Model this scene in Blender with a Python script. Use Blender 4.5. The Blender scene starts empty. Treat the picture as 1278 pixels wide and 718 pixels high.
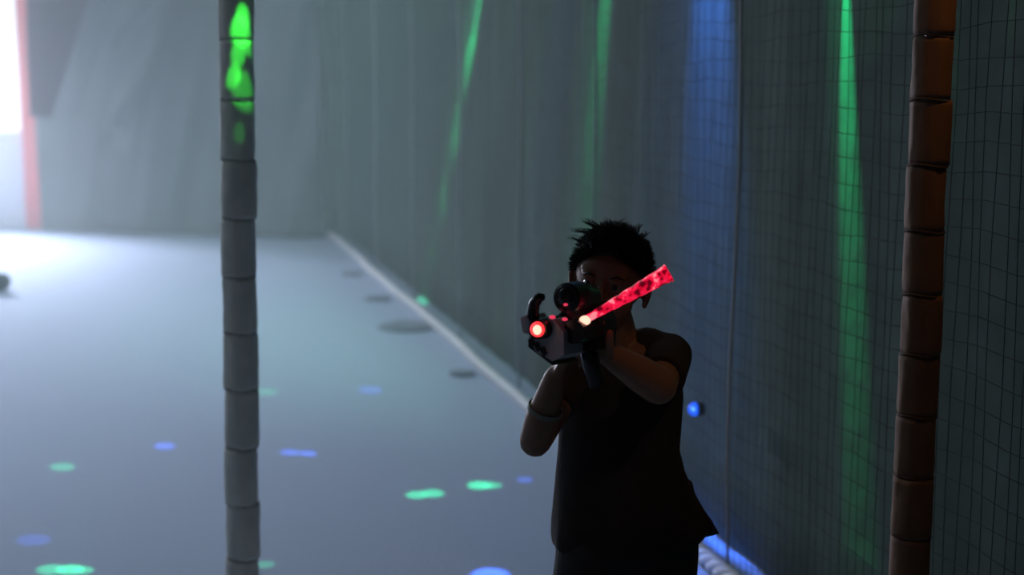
import bpy, bmesh, math, random
from mathutils import Vector, Matrix, noise

random.seed(7)
C = bpy.context.scene.collection
sc = bpy.context.scene
R = math.radians
V = Vector

# ------------------------------------------------------------------ camera
CAM_H, PITCH, FPX = 1.48, R(8.5), 1775.0
cam_d = bpy.data.cameras.new('camera')
cam_d.sensor_width = 36.0
cam_d.lens = FPX * 36.0 / 1278.0
cam_d.clip_start = 0.05
cam_d.clip_end = 100
cam_d.dof.use_dof = True
cam_d.dof.focus_distance = 2.72
cam_d.dof.aperture_fstop = 2.2
cam = bpy.data.objects.new('camera', cam_d)
C.objects.link(cam)
cam.location = (0, 0, CAM_H)
cam.rotation_euler = (R(90) - PITCH, 0, 0)
sc.camera = cam

def P(px, py, Y):
    """point at world depth Y whose picture position is (px, py)"""
    u, v = (px - 639.0) / FPX, (359.0 - py) / FPX
    cp, sp = math.cos(PITCH), math.sin(PITCH)
    t = Y / (cp + v * sp)
    return V((u * t, Y, CAM_H + t * (-sp + v * cp)))

def G(px, py, z=0.0):
    """point on the floor under picture position (px, py)"""
    u, v = (px - 639.0) / FPX, (359.0 - py) / FPX
    cp, sp = math.cos(PITCH), math.sin(PITCH)
    t = (CAM_H - z) / (sp - v * cp)
    return V((u * t, t * (cp + v * sp), z))

# ------------------------------------------------------------------ view
sc.view_settings.view_transform = 'Standard'
sc.view_settings.look = 'None'
sc.view_settings.gamma = 1
sc.view_settings.exposure = 0.0
sc.view_settings.use_curve_mapping = False
sc.cycles.use_denoising = True
sc.cycles.volume_bounces = 1
sc.cycles.max_bounces = 8

# ------------------------------------------------------------------ world: overcast daylight outside the window
w = bpy.data.worlds.new('sky'); sc.world = w; w.use_nodes = True
bg = w.node_tree.nodes['Background']
bg.inputs[0].default_value = (0.93, 0.97, 1.0, 1)
bg.inputs[1].default_value = 1.6

# ------------------------------------------------------------------ lights
def aim(o, src, dst):
    o.location = src
    o.rotation_euler = (V(dst) - V(src)).to_track_quat('-Z', 'Y').to_euler()

def area(name, src, dst, sx, sy, power, col):
    l = bpy.data.lights.new(name, 'AREA'); l.shape = 'RECTANGLE'
    l.size, l.size_y, l.energy, l.color = sx, sy, power, col
    o = bpy.data.objects.new(name, l); C.objects.link(o); aim(o, src, dst); return o

def spot(name, src, dst, ang, power, col, blend=0.6, rad=0.004):
    l = bpy.data.lights.new(name, 'SPOT')
    l.spot_size = R(ang); l.spot_blend = blend; l.energy = power; l.color = col
    l.shadow_soft_size = rad
    o = bpy.data.objects.new(name, l); C.objects.link(o); aim(o, src, dst); return o

GREEN, BLUE = (0.02, 1.0, 0.35), (0.06, 0.18, 1.0)
# daylight entering through the window at the far left
wd = area('window_daylight', (-5.83, 13.74, 1.85), (-5.6, 10.6, 0.2), 2.1, 1.6, 560, (0.76, 0.84, 1.0))
wd.data.spread = R(115)
# added soft fill under the ceiling, brightens the left half of the hall
area('overhead_fill', (-3.6, 7.6, 3.9), (-3.6, 7.6, 0), 5.5, 8.0, 155, (0.66, 0.84, 1.0))
# dim warm lamp hung in front of the net
spot('warm_spot', (1.04, 2.45, 2.45), (0.84, 2.85, 1.62), 54, 10.0, (1.0, 0.5, 0.16), 1.0, 0.03)
spot('warm_spot', (0.95, 1.5, 2.3), P(795, 470, 2.6), 13, 7.5, (1.0, 0.64, 0.30), 1.0, 0.03)  # added spot that warms the forearm
# added green fill over the middle of the hall, tints the haze
spot('green_fill', (0.2, 6.5, 3.8), (0.9, 9.0, 0.6), 120, 330, (0.30, 1.0, 0.60), 1.0, 0.1)
# party light over the child: round dots on the carpet
DISCO = V((0.32, 2.5, 3.45))
dots = [(78, 583, .088, GREEN, 1.0), (205, 557, .082, BLUE, .8), (362, 565, .075, BLUE, .7), (384, 566, .06, BLUE, .8),
        (333, 489, .09, GREEN, .7), (462, 487, .11, BLUE, .4), (520, 618, .075, GREEN, 1.6), (540, 616, .08, GREEN, 1.6),
        (598, 606, .085, GREEN, 2.0), (614, 606, .07, GREEN, 1.2), (655, 599, .045, BLUE, .4), (64, 711, .08, GREEN, 1.3), (88, 711, .075, GREEN, 2.2),
        (104, 712, .05, GREEN, 1.2), (331, 705, .055, GREEN, .5), (612, 718, .11, BLUE, 1.5), (42, 674, .1, BLUE, .25)]
def dot(name, dst, dia, col, k, src=DISCO):
    d = (dst - src).length
    spot(name, src, dst, 2 * math.degrees(math.atan(dia * 0.62 / d)), k * d * d * (52.0 if col[1] > .5 else 110.0), col, 0.75)
for px, py, dia, col, k in dots:
    dot('dot_light', G(px, py), dia, col, k)

# ------------------------------------------------------------------ net line (from the far corner to beside the camera)
NX0, NS = 1.69, -0.254
ND = V((NS, 1, 0)).normalized()
NN = V((1, -NS, 0)).normalized()          # away from the play area
def net_pt(y, z=0.0, off=0.0):
    return V((NX0 + NS * y, y, z)) + NN * off
CUR = 0.10                                # curtain hangs this far behind the net
def cur_y(px):
    return (NX0 + CUR / NN.x) / ((px - 639.0) / FPX * 1.0 + 0.254)
def wall_y(px):
    return NX0 / ((px - 639.0) / FPX + 0.254)
# lamps clipped above the curtain, grazing down it
def cur_P(px, py):
    e = P(px, py, 1.0); o = V((0, 0, CAM_H)); d = e - o
    q = net_pt(0, 0, CUR)
    return o + d * ((q - o).dot(NN) / d.dot(NN))
def wall_streak(px0, py0, px1, py1, up, off0, ang, power, col, hit=0.55, blend=1.0):
    a = cur_P(px0, py0); b = cur_P(px1, py1)
    d = (a - b).normalized()
    src = a + d * up - NN * off0
    tgt = a.lerp(b, hit)
    spot('beam_lamp', src, tgt, ang, power, col, blend, 0.002)
wall_streak(600, 0, 543, 310, .9, .08, 6.6, 4000, GREEN, .24)
wall_streak(757, 0, 735, 250, .9, .08, 12.0, 800, GREEN, .30)
wall_streak(890, 0, 890, 600, .8, .10, 28.0, 900, (0.05, .2, 1.0), .22)
wall_streak(1058, 0, 1072, 600, .7, .07, 7.0, 1350, GREEN, .40)
# coloured dots that land on the curtain; the dim green ones added to tint it
for px, py, dia, col, k in [(1240, 140, .032, (0.03, .2, 1.0), 5.0),
                            (1215, -4, .04, BLUE, .5), (1228, 40, .22, GREEN, .12), (1100, 5, .16, (.2, 1, .25), .15)]:
    t = cur_P(px, py)
    dot('dot_light', t, dia, col, k, V((0.32, 4.25, 2.25)) if px < 900 else V((0.55, 2.5, 2.7)))
spot('warm_spot', net_pt(13.0, 3.2, -.5), net_pt(12.6, 0, -.05), 14, 14, (1.0, .55, .3), 1.0, .02)  # added spot that warms the far end of the rope
# green laser patches on the top of the padded pole
for px, py, dia, k in [(305, 3, .035, 5), (302, 24, .05, 7), (309, 38, .03, 4), (298, 56, .035, 4), (293, 84, .035, 5), (305, 96, .055, 2.2), (300, 152, .03, .5)]:
    t = P(px, py, 3.66)
    dot('dot_light', t, dia, (0.04, 1.0, 0.06), k * .4, V((-0.35, 2.7, 2.9)))

# ------------------------------------------------------------------ materials
def mat(name, col, rough=0.8, metal=0.0, noise_scale=None, noise_amt=0.15, bump=0.0, emit=None, estr=0.0, sheen=0.0, spec=0.5):
    m = bpy.data.materials.new(name); m.use_nodes = True
    nt = m.node_tree; b = nt.nodes['Principled BSDF']
    b.inputs['Base Color'].default_value = (*col, 1)
    b.inputs['Roughness'].default_value = rough
    b.inputs['Metallic'].default_value = metal
    b.inputs['Specular IOR Level'].default_value = spec
    if sheen: b.inputs['Sheen Weight'].default_value = sheen
    if emit:
        b.inputs['Emission Color'].default_value = (*emit, 1); b.inputs['Emission Strength'].default_value = estr
    if noise_scale:
        tc = nt.nodes.new('ShaderNodeTexCoord')
        n = nt.nodes.new('ShaderNodeTexNoise'); n.inputs['Scale'].default_value = noise_scale; n.inputs['Detail'].default_value = 5
        nt.links.new(tc.outputs['Object'], n.inputs['Vector'])
        r = nt.nodes.new('ShaderNodeMixRGB'); r.blend_type = 'MIX'
        r.inputs[1].default_value = (*[c * (1 - noise_amt) for c in col], 1)
        r.inputs[2].default_value = (*[min(1, c * (1 + noise_amt)) for c in col], 1)
        nt.links.new(n.outputs['Fac'], r.inputs[0]); nt.links.new(r.outputs[0], b.inputs['Base Color'])
        if bump:
            bp = nt.nodes.new('ShaderNodeBump'); bp.inputs['Strength'].default_value = bump; bp.inputs['Distance'].default_value = 0.01
            nt.links.new(n.outputs['Fac'], bp.inputs['Height']); nt.links.new(bp.outputs[0], b.inputs['Normal'])
    return m

M = dict(
    carpet=mat('carpet', (0.40, 0.465, 0.59), 0.95, noise_scale=60, noise_amt=.12, bump=.3),
    wall_dark=mat('dark_paint', (0.05, 0.05, 0.055), 0.9, noise_scale=2),
    wall_pale=mat('pale_paint', (0.62, 0.60, 0.64), 0.8, noise_scale=3, noise_amt=.05),
    ceiling=mat('ceiling_paint', (0.04, 0.04, 0.045), 0.9, noise_scale=2),
    red=mat('red_paint', (0.75, 0.10, 0.10), 0.5, noise_scale=5, noise_amt=.1),
    white=mat('white_frame', (0.8, 0.8, 0.8), 0.4, noise_scale=5, noise_amt=.03),
    drape=mat('grey_drape', (0.10, 0.105, 0.11), 0.9, noise_scale=3, noise_amt=.3),
    plum=mat('plum_drape', (0.045, 0.008, 0.03), 0.9, noise_scale=3, noise_amt=.3),
    curtain=mat('dark_curtain', (0.056, 0.086, 0.070), 0.9, noise_scale=9, noise_amt=.35, bump=.2, spec=.2),
    net=mat('net_cord', (0.012, 0.014, 0.013), 0.8, noise_scale=20),
    rope=mat('pale_rope', (0.92, 0.84, 0.80), 0.8, noise_scale=40, noise_amt=.25, bump=.5),
    cord=mat('thin_cord', (0.30, 0.30, 0.30), 0.8, noise_scale=30, noise_amt=.2),
    sleeve=mat('grey_brown_wrap', (0.62, 0.58, 0.50), 0.75, noise_scale=14, noise_amt=.3, bump=.4),
    sleeve2=mat('brown_wrap', (0.16, 0.075, 0.034), 0.75, noise_scale=14, noise_amt=.3, bump=.4),
    tie=mat('dark_tie', (0.06, 0.03, 0.015), 0.8, noise_scale=30),
    tie_grey=mat('grey_tie', (0.25, 0.24, 0.22), 0.8, noise_scale=30),
    metal=mat('pole_metal', (0.25, 0.25, 0.25), 0.4, 0.8, noise_scale=30, noise_amt=.1),
    patch=mat('dark_patch', (0.20, 0.23, 0.28), 0.9, noise_scale=9, noise_amt=.3),
    rubber=mat('dark_rubber', (0.03, 0.035, 0.035), 0.8, noise_scale=12, noise_amt=.3),
    ball=mat('teal_ball', (0.006, 0.06, 0.055), 0.7, noise_scale=6, noise_amt=.2),
    skin=mat('skin', (0.24, 0.12, 0.070), 0.55, noise_scale=25, noise_amt=.08),
    hair=mat('black_hair', (0.010, 0.008, 0.007), 0.55, noise_scale=50),
    shirt=mat('black_tee', (0.032, 0.026, 0.026), 0.9, noise_scale=30, noise_amt=.3, bump=.2, spec=.2),
    shorts=mat('charcoal_shorts', (0.036, 0.036, 0.038), 0.9, noise_scale=30, noise_amt=.3, bump=.2, spec=.2),
    shoe=mat('dark_shoe', (0.03, 0.03, 0.035), 0.6, noise_scale=20),
    sole=mat('shoe_sole', (0.4, 0.4, 0.4), 0.7, noise_scale=20),
    eye=mat('eye_white', (0.22, 0.20, 0.19), 0.2, noise_scale=5, noise_amt=.02),
    iris=mat('dark_iris', (0.03, 0.015, 0.01), 0.15, noise_scale=50),
    lip=mat('lip', (0.30, 0.11, 0.08), 0.5, noise_scale=30, noise_amt=.1),
    band=mat('paper_band', (0.22, 0.20, 0.16), 0.7, noise_scale=30, noise_amt=.1),
    gunwhite=mat('grey_plastic', (0.42, 0.44, 0.45), 0.35, noise_scale=12, noise_amt=.08),
    gunblack=mat('black_plastic', (0.012, 0.010, 0.011), 0.25, noise_scale=12, noise_amt=.2),
    lens=mat('dark_lens', (0.01, 0.005, 0.008), 0.05, noise_scale=5),
    led=mat('red_led', (0.9, 0.1, 0.1), 0.3, emit=(1.0, 0.03, 0.035), estr=1.6),
    led_core=mat('hot_led', (1, .7, .6), 0.3, emit=(1.0, 0.48, 0.34), estr=1.8),
    blue_glow=mat('blue_dot_glow', (.02, .05, .4), 0.3, emit=(0.01, 0.12, 1.0), estr=1.0),
    blue_core=mat('hot_blue', (.2, .4, 1), 0.3, emit=(0.12, 0.42, 1.0), estr=1.3),
    led_dim=mat('small_red_led', (0.6, 0.05, 0.08), 0.3, emit=(1.0, 0.05, 0.12), estr=0.8),
)
# glowing stripe: noise drives its emission from dark red to pale
m = mat('glow_stripe', (0.5, 0.01, 0.04), 0.2); M['tube'] = m
nt = m.node_tree; b = nt.nodes['Principled BSDF']
tc = nt.nodes.new('ShaderNodeTexCoord'); mp = nt.nodes.new('ShaderNodeMapping'); mp.inputs['Scale'].default_value = (75, 60, 60)
vo = nt.nodes.new('ShaderNodeTexNoise'); vo.inputs['Scale'].default_value = 1.0; vo.inputs['Detail'].default_value = 2.5
cr = nt.nodes.new('ShaderNodeValToRGB')
e = cr.color_ramp.elements
e[0].position = 0.41; e[0].color = (0.10, 0.0, 0.006, 1)
e[1].position = 0.66; e[1].color = (1.0, 0.25, 0.30, 1)
k = e.new(0.47); k.color = (0.70, 0.003, 0.03, 1)
k = e.new(0.60); k.color = (1.0, 0.012, 0.075, 1)
nt.links.new(tc.outputs['Object'], mp.inputs[0]); nt.links.new(mp.outputs[0], vo.inputs['Vector'])
nt.links.new(vo.outputs['Fac'], cr.inputs[0]); nt.links.new(cr.outputs[0], b.inputs['Emission Color'])
b.inputs['Emission Strength'].default_value = 1.0
# glass
g = bpy.data.materials.new('window_glass'); g.use_nodes = True; M['glass'] = g
nt = g.node_tree; nt.nodes.remove(nt.nodes['Principled BSDF'])
tr = nt.nodes.new('ShaderNodeBsdfTransparent'); gl = nt.nodes.new('ShaderNodeBsdfGlossy'); gl.inputs['Roughness'].default_value = .05
mx = nt.nodes.new('ShaderNodeMixShader'); mx.inputs[0].default_value = .06
nt.links.new(tr.outputs[0], mx.inputs[1]); nt.links.new(gl.outputs[0], mx.inputs[2]); nt.links.new(mx.outputs[0], nt.nodes['Material Output'].inputs[0])
# haze
HAZE_D = 0.044
h = bpy.data.materials.new('haze'); h.use_nodes = True; M['haze'] = h
nt = h.node_tree; nt.nodes.remove(nt.nodes['Principled BSDF'])
vs = nt.nodes.new('ShaderNodeVolumeScatter'); vs.inputs['Color'].default_value = (.86, .97, .93, 1)
vs.inputs['Density'].default_value = HAZE_D; vs.inputs['Anisotropy'].default_value = 0.0
nt.links.new(vs.outputs[0], nt.nodes['Material Output'].inputs['Volume'])

# ------------------------------------------------------------------ helpers
def tag(o, label=None, cat=None, group=None, kind=None):
    if label: o['label'] = label
    if cat: o['category'] = cat
    if group: o['group'] = group
    if kind: o['kind'] = kind
    return o

def obj(name, bm, m, parent=None, smooth=False, bevel=0.0):
    if bevel:
        bmesh.ops.bevel(bm, geom=[e for e in bm.edges if e.is_manifold and e.calc_face_angle(0) > .5], offset=bevel, segments=2, affect='EDGES', profile=.6)
    bmesh.ops.recalc_face_normals(bm, faces=bm.faces)
    me = bpy.data.meshes.new(name); bm.to_mesh(me); bm.free()
    if smooth:
        for p in me.polygons: p.use_smooth = True
    me.materials.append(M[m])
    o = bpy.data.objects.new(name, me); C.objects.link(o)
    if parent:
        o.parent = parent
        o.matrix_parent_inverse = Matrix.Translation(-V(parent.location))
    return o

def empty(name, loc=(0, 0, 0)):
    o = bpy.data.objects.new(name, None); o.location = loc; o.empty_display_size = .1; C.objects.link(o); return o

def box(bm, lo, hi, mtx=None):
    c = [(lo[i] + hi[i]) / 2 for i in range(3)]; s = [abs(hi[i] - lo[i]) for i in range(3)]
    m4 = Matrix.Translation(c) @ Matrix.Diagonal((*s, 1))
    if mtx is not None: m4 = mtx @ m4
    bmesh.ops.create_cube(bm, size=1, matrix=m4)

def frame(a, b):
    d = (b - a).normalized()
    x = d.orthogonal().normalized()
    return x, d.cross(x)

def ring_loft(bm, rings, cap=True, closed=False):
    vr = [[bm.verts.new(p) for p in r] for r in rings]
    n = len(vr[0])
    for i in range(len(vr) - (0 if closed else 1)):
        a, b = vr[i], vr[(i + 1) % len(vr)]
        for k in range(n):
            bm.faces.new((a[k], a[(k + 1) % n], b[(k + 1) % n], b[k]))
    if cap and not closed:
        bm.faces.new(vr[0][::-1]); bm.faces.new(vr[-1])
    return vr

def tube(bm, pts, rad, n=8, cap=True):
    pts = [V(p) for p in pts]
    if not isinstance(rad, (list, tuple)): rad = [rad] * len(pts)
    x = None; rings = []
    for i, p in enumerate(pts):
        t = (pts[min(i + 1, len(pts) - 1)] - pts[max(i - 1, 0)]).normalized()
        if x is None: x = t.orthogonal().normalized()
        x = (x - t * x.dot(t)).normalized(); y = t.cross(x)
        rings.append([p + (x * math.cos(2 * math.pi * k / n) + y * math.sin(2 * math.pi * k / n)) * rad[i] for k in range(n)])
    ring_loft(bm, rings, cap)

def ball(bm, c, r, sub=3, rot=None):
    if not isinstance(r, (list, tuple)): r = (r, r, r)
    m4 = Matrix.Translation(c) @ (rot.to_4x4() if rot else Matrix()) @ Matrix.Diagonal((*r, 1))
    bmesh.ops.create_icosphere(bm, subdivisions=sub, radius=1, matrix=m4)

def rcone(bm, a, ra, b, rb, n=16):
    """tapered limb: two spheres and the cone between them"""
    a, b = V(a), V(b)
    ball(bm, a, ra, 2); ball(bm, b, rb, 2)
    tube(bm, [a, b], [ra, rb], n)

def chain(bm, pts, rad):
    for i in range(len(pts) - 1): rcone(bm, pts[i], rad[i], pts[i + 1], rad[i + 1])

def fuse(name, bm, m, parent, voxel, smooth_it=3):
    """closed pieces -> one continuous smooth surface"""
    bmesh.ops.recalc_face_normals(bm, faces=bm.faces)
    me = bpy.data.meshes.new(name + '_src'); bm.to_mesh(me); bm.free()
    t = bpy.data.objects.new('tmp', me); C.objects.link(t)
    r = t.modifiers.new('r', 'REMESH'); r.mode = 'VOXEL'; r.voxel_size = voxel
    s = t.modifiers.new('s', 'SMOOTH'); s.factor = .5; s.iterations = smooth_it
    dg = bpy.context.evaluated_depsgraph_get(); dg.update()
    out = bpy.data.meshes.new_from_object(t.evaluated_get(dg)); out.name = name
    bpy.data.objects.remove(t); bpy.data.meshes.remove(me)
    for p in out.polygons: p.use_smooth = True
    out.materials.clear(); out.materials.append(M[m])
    o = bpy.data.objects.new(name, out); C.objects.link(o)
    if parent:
        o.parent = parent; o.matrix_parent_inverse = Matrix.Translation(-V(parent.location))
    return o

# ------------------------------------------------------------------ room
X0, X1, Y0, Y1, H = -7.6, 2.8, -1.6, 13.8, 4.0
def struct(name, lo, hi, m):
    bm = bmesh.new(); box(bm, lo, hi); return tag(obj(name, bm, m), kind='structure')
struct('floor', (X0, Y0, -.1), (X1, Y1, 0), 'carpet')
struct('ceiling', (X0 - .15, Y0 - .15, H), (X1 + .15, Y1 + .15, H + .12), 'ceiling')
struct('wall_left', (X0 - .15, Y0, 0), (X0, Y1, H), 'wall_dark')
struct('wall_right', (X1, Y0, 0), (X1 + .15, Y1, H), 'wall_dark')
struct('wall_front', (X0 - .15, Y0 - .15, 0), (X1 + .15, Y0, H), 'wall_dark')
WX0, WX1, WZ0, WZ1 = -6.95, -4.72, 0.96, 2.75
bm = bmesh.new()
box(bm, (X0 - .15, Y1, 0), (WX0, Y1 + .15, H)); box(bm, (WX1, Y1, 0), (X1 + .15, Y1 + .15, H))
box(bm, (WX0, Y1, 0), (WX1, Y1 + .15, WZ0)); box(bm, (WX0, Y1, WZ1), (WX1, Y1 + .15, H))
tag(obj('wall_back', bm, 'wall_pale'), kind='structure')
win = tag(empty('window_1', (WX0, Y1 + .05, WZ0)), kind='structure')
fw = .05
for lo, hi in [((WX0, WZ0), (WX0 + fw, WZ1)), ((WX1 - fw, WZ0), (WX1, WZ1)), ((WX0 + fw, WZ0), (WX1 - fw, WZ0 + fw)), ((WX0 + fw, WZ1 - fw), (WX1 - fw, WZ1))]:
    bm = bmesh.new(); box(bm, (lo[0], Y1 + .09, lo[1]), (hi[0], Y1 + .14, hi[1])); obj('window_frame', bm, 'white', win)
bm = bmesh.new(); xm = (WX0 + WX1) / 2; box(bm, (xm - .02, Y1 + .095, WZ0 + fw), (xm + .02, Y1 + .135, WZ1 - fw)); obj('mullion', bm, 'white', win)
for a, b_ in ((WX0 + fw, xm - .02), (xm + .02, WX1 - fw)):
    bm = bmesh.new(); box(bm, (a, Y1 + .11, WZ0 + fw), (b_, Y1 + .116, WZ1 - fw)); obj('pane', bm, 'glass', win)
bm = bmesh.new(); box(bm, (WX0 - .02, Y1 - .03, WZ0 - .035), (WX1, Y1 + .09, WZ0 - .002)); obj('window_sill', bm, 'white', win)
# red post beside the window, floor to ceiling
bm = bmesh.new(); box(bm, (-4.70, Y1 - .10, 0), (-4.555, Y1 - .005, H)); tag(obj('trim_1', bm, 'red', bevel=.008), kind='structure')

# ------------------------------------------------------------------ drapes on the far wall
def drape(name, x0, x1, ya, yb, z0, z1, m, diag, amp, label, cat, nx=160, nz=60, seed=0, cut=None):
    bm = bmesh.new(); rows = []
    for j in range(nz + 1):
        z = z0 + (z1 - z0) * j / nz; row = []
        for i in range(nx + 1):
            s = i / nx; xe = x1
            if cut: xe = x0 + (x1 - x0) * cut(j / nz)
            x = x0 + (xe - x0) * s; y = ya + (yb - ya) * s
            q = x * 1.0 + diag * z
            f = math.sin(q * 9 + 1.3 * math.sin(z * 1.1 + seed)) * .6 + math.sin(q * 21 + seed * 3 + z * .7) * .25 + noise.noise(V((x * 1.3, z * 1.1, seed))) * 1.2
            row.append(bm.verts.new((x, y - amp * (f + 1.2), z)))
        rows.append(row)
    for j in range(nz):
        for i in range(nx): bm.faces.new((rows[j][i], rows[j][i + 1], rows[j + 1][i + 1], rows[j + 1][i]))
    bmesh.ops.recalc_face_normals(bm, faces=bm.faces)
    bmesh.ops.solidify(bm, geom=bm.faces[:], thickness=.006)
    o = obj(name, bm, m, smooth=True); tag(o, label, cat); return o
drape('backdrop_drape', -4.50, -1.72, 13.6, 12.95, .01, 3.7, 'drape', -.25, .05, 'wide dull grey drape covering the far wall behind the haze', 'curtain', seed=2)
drape('plum_drape', -4.22, -3.45, 12.6, 12.55, 1.12, 3.7, 'plum', -.4, .03, 'short dark plum drape hanging next to the red post by the window', 'curtain', nx=50, seed=5, cut=lambda t: .25 + .75 * min(1, t * 1.6))
drape('gathered_drape', -3.55, -2.55, 12.9, 12.8, .8, 3.7, 'drape', -.9, .07, 'grey swag gathered diagonally in front of the wide far drape', 'curtain', nx=80, seed=9, cut=lambda t: .15 + .85 * t)

# ------------------------------------------------------------------ side curtain and net
YA, YB = 1.2, 13.15
bm = bmesh.new(); rows = []; nx, nz = 420, 14
for i in range(nx + 1):
    y = YA + (YB - YA) * i / nx
    rows.append([bm.verts.new(net_pt(y, .01 + 3.3 * j / nz, CUR + .004 * math.sin(y * 17 + .5 * math.sin(j)) + .003 * noise.noise(V((y * 2, j * .35, 3))))) for j in range(nz + 1)])
for i in range(nx):
    for j in range(nz): bm.faces.new((rows[i][j], rows[i + 1][j], rows[i + 1][j + 1], rows[i][j + 1]))
bmesh.ops.recalc_face_normals(bm, faces=bm.faces); bmesh.ops.solidify(bm, geom=bm.faces[:], thickness=.004)
tag(obj('side_curtain', bm, 'curtain', smooth=True), 'long dark green-grey curtain running along the right side behind the net', 'curtain')

net = tag(empty('barrier_net', net_pt(3.0)), 'black square-mesh net hung along the right side of the play area', 'net')
bm = bmesh.new()
def strand(pts, r):
    tube(bm, pts, r, 3, cap=False)
y = YA
while y < YB:
    ph = random.random() * 9
    strand([net_pt(y + .006 * math.sin(z * 3 + ph), z, .004 * math.sin(z * 5 + ph)) for z in [.02 + .28 * q for q in range(11)]], .0010)
    y += .042
z = .08
while z < 2.8:
    ph = random.random() * 9
    strand([net_pt(YA + q * .12, z + .008 * math.sin(q * .9 + ph) - .004 * math.sin(q * 3.1), .004 * math.sin(q * .7 + ph)) for q in range(int((YB - YA) / .12) + 1)], .0011)
    z += .060
tag(obj('mesh_strands', bm, 'net', net), kind='stuff')
for px, r in [(412, .011), (435, .007), (472, .010), (518, .008), (577, .007), (652, .006), (745, .005), (925, .005)]:
    y = min(wall_y(px), 13.1)
    bm = bmesh.new(); tube(bm, [net_pt(y + .01 * math.sin(q * 1.3), .04 + q * .3, -.014 - .006 * math.sin(q)) for q in range(10)], r, 8)
    obj('cord', bm, 'cord', net, smooth=True)
# pale braided rope along the foot of the net: three strands twisted
rope = tag(empty('foot_rope', net_pt(5, .02, -.045)), 'pale twisted rope lying along the foot of the net', 'rope')
for s in range(3):
    bm = bmesh.new(); pts = []
    n = 1100
    for q in range(n + 1):
        y = 2.6 + (13.25 - 2.6) * q / n
        a = y * 38 + s * 2.094; wob = .012 * math.sin(y * 1.7) + .006 * math.sin(y * 5.1)
        pts.append(net_pt(y, .024 + .0125 * math.sin(a), -.045 + wob * .6 + .0125 * math.cos(a)))
    tube(bm, pts, .0155, 6)
    obj('rope_strand', bm, 'rope', rope, smooth=True)

# flat dark patches on the carpet beside the rope
for i, (px, py, dia, lab) in enumerate([(440, 343, .17, 'farthest dark floor pad beside the pale rope'),
                                  (472, 374, .18, 'second dark floor pad from the far end of the pale rope'),
                                  (508, 409, .34, 'widest dark floor pad, third along the pale rope'),
                                  (577, 468, .13, 'small dark floor pad nearest the child beside the pale rope')]):
    c = G(px, py)
    bm = bmesh.new(); rings = []
    for zz, rr in ((.001, 1), (.010, 1.0), (.016, .93), (.018, .6)):
        rings.append([c + V((math.cos(t) * dia / 2 * rr * (1 + .10 * noise.noise(V((math.cos(t) * 1.5, math.sin(t) * 1.5, i)))), math.sin(t) * dia / 2 * rr, zz)) for t in [2 * math.pi * q / 28 for q in range(28)]])
    ring_loft(bm, rings)
    tag(obj('floor_patch', bm, 'patch', smooth=False), lab, 'floor pad', 'dark floor patches beside the rope')

# ------------------------------------------------------------------ glowing blue dot at the net, with a dark back
c = P(867, 511, 4.22); q = net_pt(0, 0, -.035); cam_o = V((0, 0, CAM_H)); dd = c - cam_o
c = cam_o + dd * ((q - cam_o).dot(NN) / dd.dot(NN))
dot_o = tag(empty('blue_dot', c), 'small round blue glowing dot on the net beside the child', 'lamp')
bm = bmesh.new(); tube(bm, [c + NN * .028, c + NN * .004], [.020, .023], 20); obj('dot_back', bm, 'gunblack', dot_o)
bm = bmesh.new(); ball(bm, c, (.021, .021, .021), 3); obj('lens', bm, 'blue_glow', dot_o, smooth=True)
bm = bmesh.new(); ball(bm, c + V((-.006, -.017, .004)), (.007, .006, .007), 3); obj('light_core', bm, 'blue_core', dot_o, smooth=True)

# ------------------------------------------------------------------ ball
c = G(1, 364); c.x = P(1, 352, c.y).x; r = .066
bl = tag(empty('ball', (c.x, c.y, 0)), 'small dark teal ball on the bright floor at the left edge', 'ball')
bm = bmesh.new(); ball(bm, V((c.x, c.y, r)), r, 4); obj('shell', bm, 'ball', bl, smooth=True)
bm = bmesh.new(); tube(bm, [V((c.x + (r + .0005) * math.cos(t), c.y + (r + .0005) * math.sin(t) * .7, r + (r + .0005) * math.sin(t) * .714)) for t in [2 * math.pi * q / 40 for q in range(41)]], .0015, 6); obj('seam', bm, 'rubber', bl, smooth=True)

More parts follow.
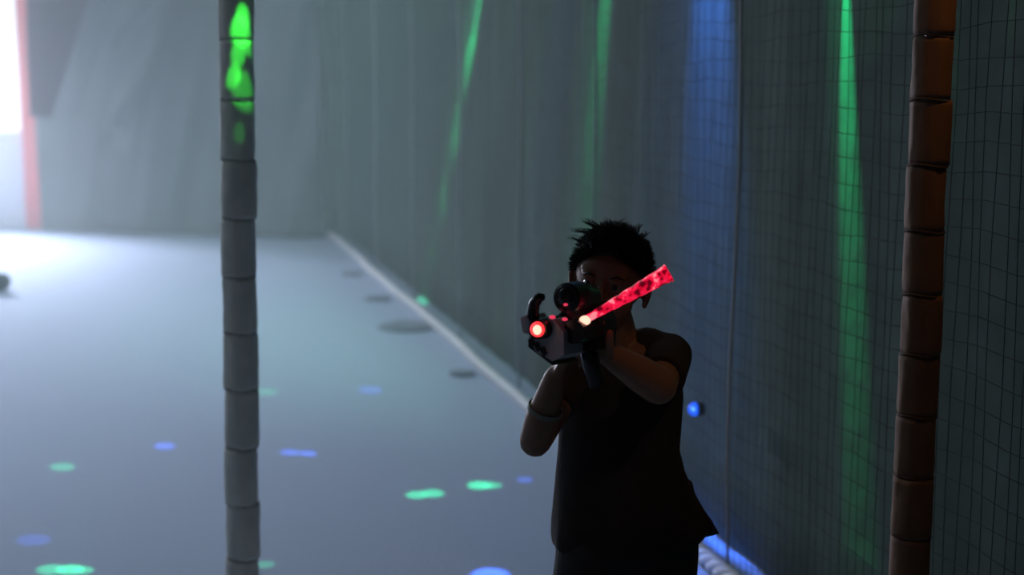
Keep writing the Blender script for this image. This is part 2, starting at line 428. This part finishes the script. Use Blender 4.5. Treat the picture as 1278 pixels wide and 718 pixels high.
# ------------------------------------------------------------------ wrapped poles
def pole(loc, rad, seg, m, z_off, label, top, tie='tie', seed=1):
    rnd = random.Random(seed)
    root = tag(empty('padded_pole', loc), label, 'pole', None)
    bm = bmesh.new(); tube(bm, [loc + V((0, 0, .01)), loc + V((0, 0, top))], rad * .42, 16); obj('core_pole', bm, 'metal', root, smooth=True)
    bm = bmesh.new(); tube(bm, [loc + V((0, 0, .0)), loc + V((0, 0, .012)), loc + V((0, 0, .02))], [rad * 2.1, rad * 2.1, rad * 1.9], 32); obj('base_plate', bm, 'metal', root)
    z = z_off
    while z < top - .1:
        z1 = z + seg * rnd.uniform(.96, 1.04)
        sx, sy = rnd.uniform(-.003, .003), rnd.uniform(-.003, .003); rr = rad * rnd.uniform(.97, 1.03)
        bm = bmesh.new(); rings = []; nn = 40; ph = rnd.random() * 50
        for q in range(13):
            t = q / 12; bulge = .965 + .035 * min(1, math.sin(math.pi * max(.0, min(1, t))) * 3.5)
            zz = z + .001 + (z1 - z - .002) * t
            ring = []
            for k in range(nn):
                a = 2 * math.pi * k / nn
                cr_ = noise.noise(V((math.cos(a) * 2.2 + ph, math.sin(a) * 2.2, zz * 9))) * .07 + abs(noise.noise(V((math.cos(a) * 4 + ph, math.sin(a) * 4, zz * 22)))) * .05
                ring.append(loc + V((sx + math.cos(a) * rr * (bulge + cr_ - .02), sy + math.sin(a) * rr * (bulge + cr_ - .02), zz)))
            rings.append(ring)
        ring_loft(bm, rings)
        obj('wrap_section', bm, m, root, smooth=True)
        bm = bmesh.new(); tube(bm, [loc + V((math.cos(t) * rad * .93, math.sin(t) * rad * .93, z1 + .003 * math.sin(t * 2))) for t in [2 * math.pi * q / 24 for q in range(25)]], .0026, 6, cap=False)
        obj('tie', bm, tie, root, smooth=True)
        z = z1
    return root
pl = P(299, 600, 3.72); pl.z = 0
lp = pole(pl, .0455, .155, 'sleeve', .03, 'tall grey-brown wrapped pole with green light on its upper end', 3.3, 'tie_grey', seed=4)
lp.rotation_euler = (0, R(.9), 0)
# right pole, just in front of the net
yR = 2.85
pr = P(1151, 359, yR); pr.z = 0
pole(pr, .041, .128, 'sleeve2', .03, 'brown wrapped pole standing against the net at the right', 3.3, seed=8)

# ------------------------------------------------------------------ haze
bm = bmesh.new()
outline = [(X0 + .01, .4), (-.9, 1.0), (-.42, 1.8), (-.12, 3.05), (X1 - .01, 3.15), (X1 - .01, Y1 - .02), (X0 + .01, Y1 - .02)]
ring_loft(bm, [[V((x, y, z)) for x, y in outline] for z in (.012, H - .01)])
tag(obj('haze', bm, 'haze'), 'thin grey smoke haze filling the hall behind the child', 'haze', kind='stuff')

# ------------------------------------------------------------------ the child
YC = 2.78
base = P(775, 700, YC); base.z = 0
kid = tag(empty('person', base), 'child in black T-shirt aiming a light-up toy gun across the face', 'person')
def lerp(a, b, t): return a + (b - a) * t

HC = P(761, 352, YC - .01)                        # head centre
HR = Matrix.Rotation(R(-16), 3, 'Z') @ Matrix.Rotation(R(7), 3, 'Y')   # turned to the gun (picture left), chin dipped
def hp(x, y, z):                                  # head space: x picture right, y back, z up
    return HC + HR @ V((x, y, z))
bm = bmesh.new()
# skull, jaw, cheeks
ball(bm, hp(0, .012, .018), (.070, .085, .082), 4, HR)
ball(bm, hp(0, -.018, -.035), (.054, .056, .062), 4, HR)
ball(bm, hp(0, -.040, -.078), (.026, .026, .022), 3, HR)
ball(bm, hp(0, -.058, .030), (.050, .018, .026), 3, HR)       # brow
for s in (-1, 1):
    ball(bm, hp(s * .030, -.040, -.032), (.027, .026, .030), 3, HR)
    ball(bm, hp(s * .027, -.068, .021), (.019, .009, .007), 3, HR)
    ball(bm, hp(s * .027, -.0705, .0125), (.0145, .0105, .0050), 3, HR)   # upper lid
    ball(bm, hp(s * .027, -.0685, -.0050), (.0135, .0095, .0042), 3, HR)  # lower lid
    # ears: cupped shells
    er = HR @ Matrix.Rotation(R(s * 25), 3, 'Z')
    ball(bm, hp(s * .074, .012, -.012), (.008, .018, .026), 3, er)
    pts = [hp(s * (.078 + .004 * math.sin(t)), .012 + .017 * math.cos(t), -.008 + .027 * math.sin(t)) for t in [R(q) for q in range(-70, 231, 25)]]
    chain(bm, pts, [.0042] * len(pts))
    ball(bm, hp(s * .074, .004, -.034), (.006, .008, .009), 3, HR)
chain(bm, [hp(0, -.074, .008), hp(0, -.084, -.010), hp(0, -.094, -.026)], [.007, .008, .0105])
for s in (-1, 1): ball(bm, hp(s * .010, -.084, -.029), (.008, .009, .007), 3, HR)
ball(bm, hp(0, -.078, -.052), (.022, .010, .0060), 3, HR); ball(bm, hp(0, -.075, -.061), (.018, .010, .0065), 3, HR)
# neck and trunk
NB = P(776, 448, YC + .02)
chain(bm, [hp(0, .02, -.05), NB], [.040, .044])
SR = P(722, 452, YC + .0); SL = P(834, 447, YC - .01)     # shoulders (picture left / right)
chain(bm, [SR, NB, SL], [.036, .050, .038])
CH = P(776, 500, YC + .02); WA = P(775, 580, YC + .02); HI = P(778, 660, YC + .02)
for c_, rr in ((CH, (.098, .066, .085)), (WA, (.088, .062, .095)), (HI, (.102, .070, .085))): ball(bm, c_, rr, 4)
# picture-left arm (elbow hanging low in front, forearm up to the grip)
ER = P(668, 551, YC - .14); WR = P(693, 470, YC - .19)
chain(bm, [SR, lerp(SR, ER, .5), ER], [.036, .035, .031])
chain(bm, [ER, lerp(ER, WR, .35), WR], [.031, .033, .021])
# picture-right arm (upper arm towards the camera, forearm across to the gun)
EL = P(822, 482, YC - .17); WL = P(757, 440, YC - .25)
chain(bm, [SL, lerp(SL, EL, .5), EL], [.038, .036, .033])
chain(bm, [EL, lerp(EL, WL, .35), WL], [.036, .034, .022])
def hand(bm, wr, d, n, s, curls):
    """wr wrist, d along the palm, n the side the palm faces, s the thumb side; all unit vectors"""
    d = d.normalized(); n = (n - d * n.dot(d)).normalized(); s = (s - d * s.dot(d) - n * s.dot(n)).normalized()
    for k in range(4):
        o = (1.5 - k) * .0145
        kn = wr + d * (.058 - .004 * abs(k - 1)) + s * o
        rcone(bm, wr + d * .006 + s * o * .5, .011, kn, .0085, 10)
        L = (.92, 1.0, .95, .76)[k]; p = kn; a = 0; r0 = .0075
        for j, (ll, cu) in enumerate(zip((.030, .020, .016), curls)):
            a += R(cu + 4 * k)
            q = p + (d * math.cos(a) + n * math.sin(a)) * ll * L + s * (.0012 * (1.5 - k))
            rcone(bm, p, r0, q, r0 - .0007, 10); p = q; r0 -= .0007
    t0 = wr + d * .012 + s * .016; t1 = t0 + (s * .75 + d * .6 + n * .35).normalized() * .026
    t2 = t1 + (d * .75 + n * .55 + s * .2).normalized() * .022; t3 = t2 + (d * .6 + n * .8).normalized() * .017
    chain(bm, [t0, t1, t2, t3], [.012, .0095, .0085, .0072])
hand(bm, WR, V((.35, -.15, .92)), V((.90, .1, -.3)), V((0, 1, 0)), (35, 62, 48))
hand(bm, WL, (WL - EL), V((.35, -.1, .93)), V((0, -1, 0)), (28, 55, 45))
# legs
KN = {}; AN = {}
for s in (-1, 1):
    hx = HI + V((s * .052, 0, -.03)); kn = V((base.x + s * .068, base.y - .01, .335)); an = V((base.x + s * .075, base.y + .015, .075))
    KN[s], AN[s] = kn, an
    chain(bm, [hx, lerp(hx, kn, .5), kn], [.064, .054, .041])
    chain(bm, [kn, lerp(kn, an, .35), an], [.039, .041, .026])
    rcone(bm, an, .026, an + V((s * .012, -.075, -.038)), .024); rcone(bm, an + V((0, .01, -.03)), .027, an + V((s * .014, -.10, -.048)), .019)
body = fuse('body', bm, 'skin', kid, .0034, 3)

# eyes, lips, brows
for s in (-1, 1):
    bm = bmesh.new(); ball(bm, hp(s * .027, -.0672, .004), .0110, 3); ey = obj('eye', bm, 'eye', kid, smooth=True)
    bm = bmesh.new(); ball(bm, hp(s * .027 - .001, -.0758, .0035), (.0055, .0042, .0055), 3, HR); obj('iris', bm, 'iris', kid, smooth=True)
    bm = bmesh.new(); tube(bm, [hp(s * .014, -.081, .020), hp(s * .028, -.080, .0245), hp(s * .042, -.072, .020)], [.002, .0028, .0012], 6); obj('eyebrow', bm, 'hair', kid, smooth=True)
bm = bmesh.new(); tube(bm, [hp(-.019, -.081, -.0565), hp(-.008, -.0875, -.0545), hp(0, -.088, -.0555), hp(.008, -.0875, -.0545), hp(.019, -.081, -.0565)], [.0012, .0032, .003, .0032, .0012], 6)
tube(bm, [hp(-.017, -.081, -.0575), hp(0, -.0865, -.0610), hp(.017, -.081, -.0575)], [.0012, .0042, .0012], 6); obj('lips', bm, 'lip', kid, smooth=True)

# hair: cap plus tufts
bm = bmesh.new()
def on_skull(th, ph, k=1.0):
    return hp(math.sin(ph) * math.cos(th) * .076 * k, .013 + math.sin(ph) * math.sin(th) * .090 * k, .018 + math.cos(ph) * .087 * k)
rings = []
for q in range(1, 22):
    ring = []
    for k in range(56):
        th = 2 * math.pi * k / 56
        front = max(0, -math.sin(th)); back = max(0, math.sin(th))
        lim = R(66) * front ** 1.2 + R(98) * (1 - front ** 1.2 - back) + R(126) * back if front + back <= 1 else R(90)
        lim = R(98) + (R(60) - R(98)) * front ** 1.3 + (R(125) - R(98)) * back ** 1.2
        ph = lim * q / 21
        kk = 1.02 + .03 * noise.noise(V((math.cos(th) * 3, math.sin(th) * 3, ph * 3)))
        if q == 21: kk = .94
        ring.append(on_skull(th, ph, kk))
    rings.append(ring)
ring_loft(bm, rings)
rnd = random.Random(3)
for q in range(5000):
    th = rnd.uniform(0, 2 * math.pi); front = max(0, -math.sin(th)); back = max(0, math.sin(th))
    lim = R(98) + (R(58) - R(98)) * front ** 1.3 + (R(122) - R(98)) * back ** 1.2
    ph = math.acos(1 - rnd.random() * (1 - math.cos(lim)))
    p = on_skull(th, ph, 1.0); nrm = (p - HC).normalized()
    top = max(0, math.cos(ph))
    clump = V((noise.noise(p * 45), noise.noise(p * 45 + V((7, 0, 0))), noise.noise(p * 45 + V((0, 9, 0)))))
    L = rnd.uniform(.008, .016) + top ** 2 * rnd.uniform(.0, .008)
    d = (nrm * .8 + clump * 1.0 + V((-.12, -.1, .15 * top - .5 * (1 - top)))).normalized()
    m1 = p + d * L * .55; m2 = p + (d + V((0, 0, -.15)) + clump * .3).normalized() * L
    tube(bm, [p - nrm * .004, m1, m2], [.0012, .0009, .0001], 3, cap=False)
for (px, py, qx, qy, n) in [(748, 288, 729, 275, 26), (742, 292, 716, 287, 16), (765, 284, 756, 272, 10), (792, 290, 800, 281, 14), (802, 296, 810, 287, 8), (728, 302, 712, 296, 8), (770, 284, 778, 275, 8)]:
    for q in range(n):
        j = lambda a: rnd.uniform(-a, a)
        a = P(px + j(7), py + j(3), YC + j(.03)); b_ = P(qx + j(6), qy + j(4), YC + j(.04))
        tube(bm, [a, a.lerp(b_, .5) + V((0, 0, .002)), b_], [.0010, .0007, .0001], 3, cap=False)
obj('hair', bm, 'hair', kid, smooth=True)

# T-shirt: torso loft with a flared hem, sleeves
bm = bmesh.new()
def ell(cx0, cx1, py, yc, dep, skew=0.0, n=48, lift=None, fold=0.0):
    a, b_ = P(cx0, py, yc), P(cx1, py, yc); c_ = (a + b_) / 2; rx = (b_ - a).length / 2; out = []
    for k in range(n):
        t = 2 * math.pi * k / n; x, y_ = math.cos(t), math.sin(t)
        f = 1 + fold * math.sin(t * 7 + py * .02)
        z = c_.z + (lift(x, y_) if lift else 0)
        out.append(V((c_.x + x * rx * f, c_.y + y_ * dep * f, z)))
    return out
rows = [(742, 806, 434, .050, 0), (722, 838, 446, .064, 0), (708, 851, 466, .074, 0), (700, 853, 495, .079, .006), (698, 851, 530, .080, .01), (697, 849, 560, .080, .012),
        (694, 856, 590, .083, .014), (691, 868, 620, .088, .018), (688, 880, 645, .092, .022), (687, 889, 660, .095, .026), (688, 888, 672, .093, .028)]
rings = []
for i, (a, b_, py, dp, fo) in enumerate(rows):
    w_ = i / (len(rows) - 1)
    lift = (lambda x, y_, w=w_: (.020 * max(0, x) ** 3 - .018 * (1 - max(0, x))) * max(0, w - .6) * 2.0)
    rings.append(ell(a, b_, py, YC + .02, dp, lift=lift, fold=fo))
ring_loft(bm, rings)
# pulled-out corner of the hem
tip = P(897, 666, YC + .0)
chain(bm, [P(838, 600, YC + .02), P(870, 638, YC + .01), tip], [.024, .013, .003])
chain(bm, [P(862, 668, YC + .02), tip], [.012, .003]); chain(bm, [P(866, 645, YC + .02), P(890, 664, YC)], [.015, .005])
# shoulders and sleeves
chain(bm, [P(738, 440, YC + .02), SR], [.046, .046]); chain(bm, [P(806, 436, YC + .02), SL], [.046, .046])
def sleeve(bm, a, b_, r0, r1, ext):
    e = lerp(a, b_, ext)
    tube(bm, [lerp(a, b_, -.15), lerp(a, b_, ext * .5), e], [r0, (r0 + r1) / 2, r1], 24)
sleeve(bm, SR, ER, .045, .041, .55)
sleeve(bm, SL, EL, .046, .046, .72)
ball(bm, SL + V((.004, 0, .002)), (.040, .046, .040), 3)
fuse('t_shirt', bm, 'shirt', kid, .0042, 4)
bm = bmesh.new()
cz = P(776, 434, YC + .02)
tube(bm, [cz + V((math.cos(t) * .048, math.sin(t) * .044 - .002, .004 + .010 * math.sin(t))) for t in [2 * math.pi * q / 40 for q in range(41)]], .0045, 8, cap=False)
obj('collar', bm, 'shirt', kid, smooth=True)
# shorts
bm = bmesh.new()
ring_loft(bm, [ell(700, 864, 600, YC + .02, .075), ell(694, 872, 640, YC + .02, .086), ell(693, 872, 690, YC + .02, .088), ell(695, 870, 720, YC + .02, .085)])
for s in (-1, 1):
    a = HI + V((s * .055, 0, -.02)); b_ = KN[s] + V((s * .01, 0, .03))
    tube(bm, [a, lerp(a, b_, .5), b_], [.080, .076, .072], 28)
fuse('shorts', bm, 'shorts', kid, .0045, 3)
# shoes
for s in (-1, 1):
    a = AN[s]; bm = bmesh.new()
    ball(bm, a + V((0, .018, -.040)), (.034, .040, .034), 3); ball(bm, a + V((s * .012, -.085, -.046)), (.038, .055, .027), 3)
    chain(bm, [a + V((0, .005, -.010)), a + V((s * .010, -.060, -.035))], [.034, .032])
    sh = fuse('shoe', bm, 'shoe', kid, .004, 2)
    bm = bmesh.new(); rings = []
    for zz, k in ((.0, 1), (.016, 1.02)):
        rings.append([V((a.x + s * (.006 if math.sin(t) < 0 else 0) + math.cos(t) * .039 * k, a.y - .040 + math.sin(t) * .102 * k, zz)) for t in [2 * math.pi * q / 32 for q in range(32)]])
    ring_loft(bm, rings); obj('sole', bm, 'sole', kid)
# wristband
bm = bmesh.new(); a = lerp(ER, WR, .50); ax = (WR - ER).normalized(); x, y_ = frame(ER, WR)
rings = []
for k in range(41):
    t = 2 * math.pi * k / 40; dr = x * math.cos(t) + y_ * math.sin(t)
    if k == 40: break
    rings.append([a + dr * .0315 - ax * .005, a + dr * .0315 + ax * .005, a + dr * .0335 + ax * .005, a + dr * .0335 - ax * .005])
ring_loft(bm, rings, closed=True); obj('wristband', bm, 'band', kid)

# ------------------------------------------------------------------ toy gun
Mz = P(672, 411, 2.42); Bk = P(727, 402, 2.56)
f = (Mz - Bk).normalized(); rgt = f.cross(V((0, 0, 1))).normalized() * -1   # picture right
if rgt.x < 0: rgt = -rgt
upv = rgt.cross(f); upv = upv if upv.z > 0 else -upv
roll = R(-10); r2 = rgt * math.cos(roll) - upv * math.sin(roll) * -1; u2 = upv * math.cos(roll) + rgt * math.sin(roll)
r2 = (r2 - u2 * r2.dot(u2)).normalized()
GM = Matrix((( f.x, r2.x, u2.x, Mz.x), (f.y, r2.y, u2.y, Mz.y), (f.z, r2.z, u2.z, Mz.z), (0, 0, 0, 1)))
def gp(a, b_, c_): return GM @ V((a, b_, c_))
gun = tag(empty('toy_gun', P(700, 420, 2.5)), 'grey and black toy gun with red lights held by the child', 'toy gun')
def gbox(name, lo, hi, m, bev=.003):
    bm = bmesh.new(); box(bm, lo, hi, GM); return obj(name, bm, m, gun, bevel=bev)
def prism(name, prof, a0, a1, m, bev=.002):
    bm = bmesh.new(); ring_loft(bm, [[gp(a0, b_, c_) for b_, c_ in prof], [gp(a1, b_, c_) for b_, c_ in prof]]); return obj(name, bm, m, gun, bevel=bev)
prism('front_shell', [(-.026, .004), (-.030, -.018), (-.018, -.040), (.012, -.058), (.036, -.050), (.040, -.010), (.022, .014), (-.010, .016)], -.015, -.10, 'gunwhite', .003)
prism('side_plate', [(-.036, .022), (-.034, -.004), (-.022, -.008), (-.018, .014), (-.024, .026)], -.004, -.07, 'gunwhite')
for k in range(3):
    prism('vent_rib', [(-.030 + .011 * k, -.018 - .009 * k), (-.023 + .011 * k, -.013 - .009 * k), (-.018 + .011 * k, -.026 - .009 * k), (-.025 + .011 * k, -.031 - .009 * k)], -.010, -.06, 'gunblack', .001)
prism('lower_rail', [(-.034, -.016), (-.030, -.020), (.012, -.062), (.008, -.066), (-.036, -.030)], -.02, -.10, 'gunblack', .001)
bm = bmesh.new(); tube(bm, [gp(.004, 0, 0), gp(-.016, 0, 0), gp(-.10, 0, 0)], [.0175, .019, .019], 28); obj('barrel', bm, 'gunblack', gun, smooth=False)
bm = bmesh.new(); ball(bm, gp(.004, .001, 0), .0135, 3); mu = obj('muzzle_light', bm, 'led', gun, smooth=True); tag(mu, 'glowing red muzzle light')
bm = bmesh.new(); ball(bm, P(670.5, 412, 2.400), (.0075, .0075, .0085), 3); obj('light_core', bm, 'led_core', mu, smooth=True)
bm = bmesh.new(); tube(bm, [gp(-.02, -.018, .010), gp(-.02, -.019, .028), gp(-.02, -.014, .044), gp(-.02, -.003, .055), gp(-.02, .006, .054)], [.012, .011, .010, .0095, .006], 14); obj('front_sight', bm, 'gunblack', gun, smooth=True)
bm = bmesh.new(); tube(bm, [gp(-.02, .050, .048), gp(-.023, .050, .048), gp(-.06, .050, .048), gp(-.11, .050, .044)], [.021, .0265, .0275, .022], 28); sco = obj('scope', bm, 'gunblack', gun, smooth=False)
bm = bmesh.new(); ball(bm, gp(-.022, .050, .048), (.019, .006, .019), 3, GM.to_3x3() @ Matrix.Rotation(R(90), 3, 'Z')); obj('lens', bm, 'lens', sco, smooth=True)
bm = bmesh.new(); tube(bm, [gp(-.03, .052, -.012), gp(-.10, .052, -.012)], [.021, .023], 24); obj('lower_barrel', bm, 'gunblack', gun)
prism('receiver', [(-.008, .018), (.0, -.05), (.065, -.05), (.075, .0), (.060, .034), (.02, .034)], -.085, -.155, 'gunblack', .004)
prism('scope_mount', [(.030, .010), (.030, .032), (.060, .032), (.060, .010)], -.05, -.12, 'gunblack', .002)
bm = bmesh.new(); tube(bm, [gp(-.11, .032, -.03), gp(-.118, .032, -.075), gp(-.128, .032, -.115)], [.015, .0165, .015], 16); obj('grip', bm, 'gunblack', gun, smooth=True)
for b_, c_, rr in ((.021, .018, .0042), (.045, .012, .0038), (.050, .037, .003)):
    bm = bmesh.new(); ball(bm, gp(-.016, b_, c_), (rr * 1.4, rr, rr * .8), 2); tag(obj('indicator_light', bm, 'led_dim', gun, smooth=True), 'small dim red indicator light')
# glowing red stripe across the face, with a dark support at its foot
TA, TB = P(731, 399, 2.43), P(834, 341, 2.43)
x, y_ = frame(TA, TB); d = (TB - TA); n = 20
bm = bmesh.new(); rings = []
me_pts = []
for q in range(29):
    t = q / 28; rr = .0062 + (.0150 - .0062) * min(1, t * 1.05)
    rr *= 1 + .035 * math.sin(t * 40)
    if q == 28: rr *= .9
    rings.append([TA + d * t + (x * math.cos(2 * math.pi * k / n) + y_ * math.sin(2 * math.pi * k / n)) * rr for k in range(n)])
ring_loft(bm, rings); tag(obj('red_stripe', bm, 'tube', gun, smooth=True), 'long glowing red stripe')
bm = bmesh.new(); ball(bm, TA.lerp(TB, -.01) + V((0, -.004, 0)), (.010, .008, .0085), 3); tag(obj('stripe_foot', bm, 'led_core', gun, smooth=True), 'hot white-red spot at the stripe foot')
bm = bmesh.new(); tube(bm, [gp(-.13, .06, 0), TA + V((-.004, .022, -.006)), TA.lerp(TB, .05) + V((0, .018, -.002))], [.012, .010, .006], 12); obj('stripe_support', bm, 'gunblack', gun, smooth=True)
bm = bmesh.new(); tube(bm, [TB - d * .01, TB + d * .012], [.0168, .0160], 20); obj('end_cap', bm, 'tube', gun)
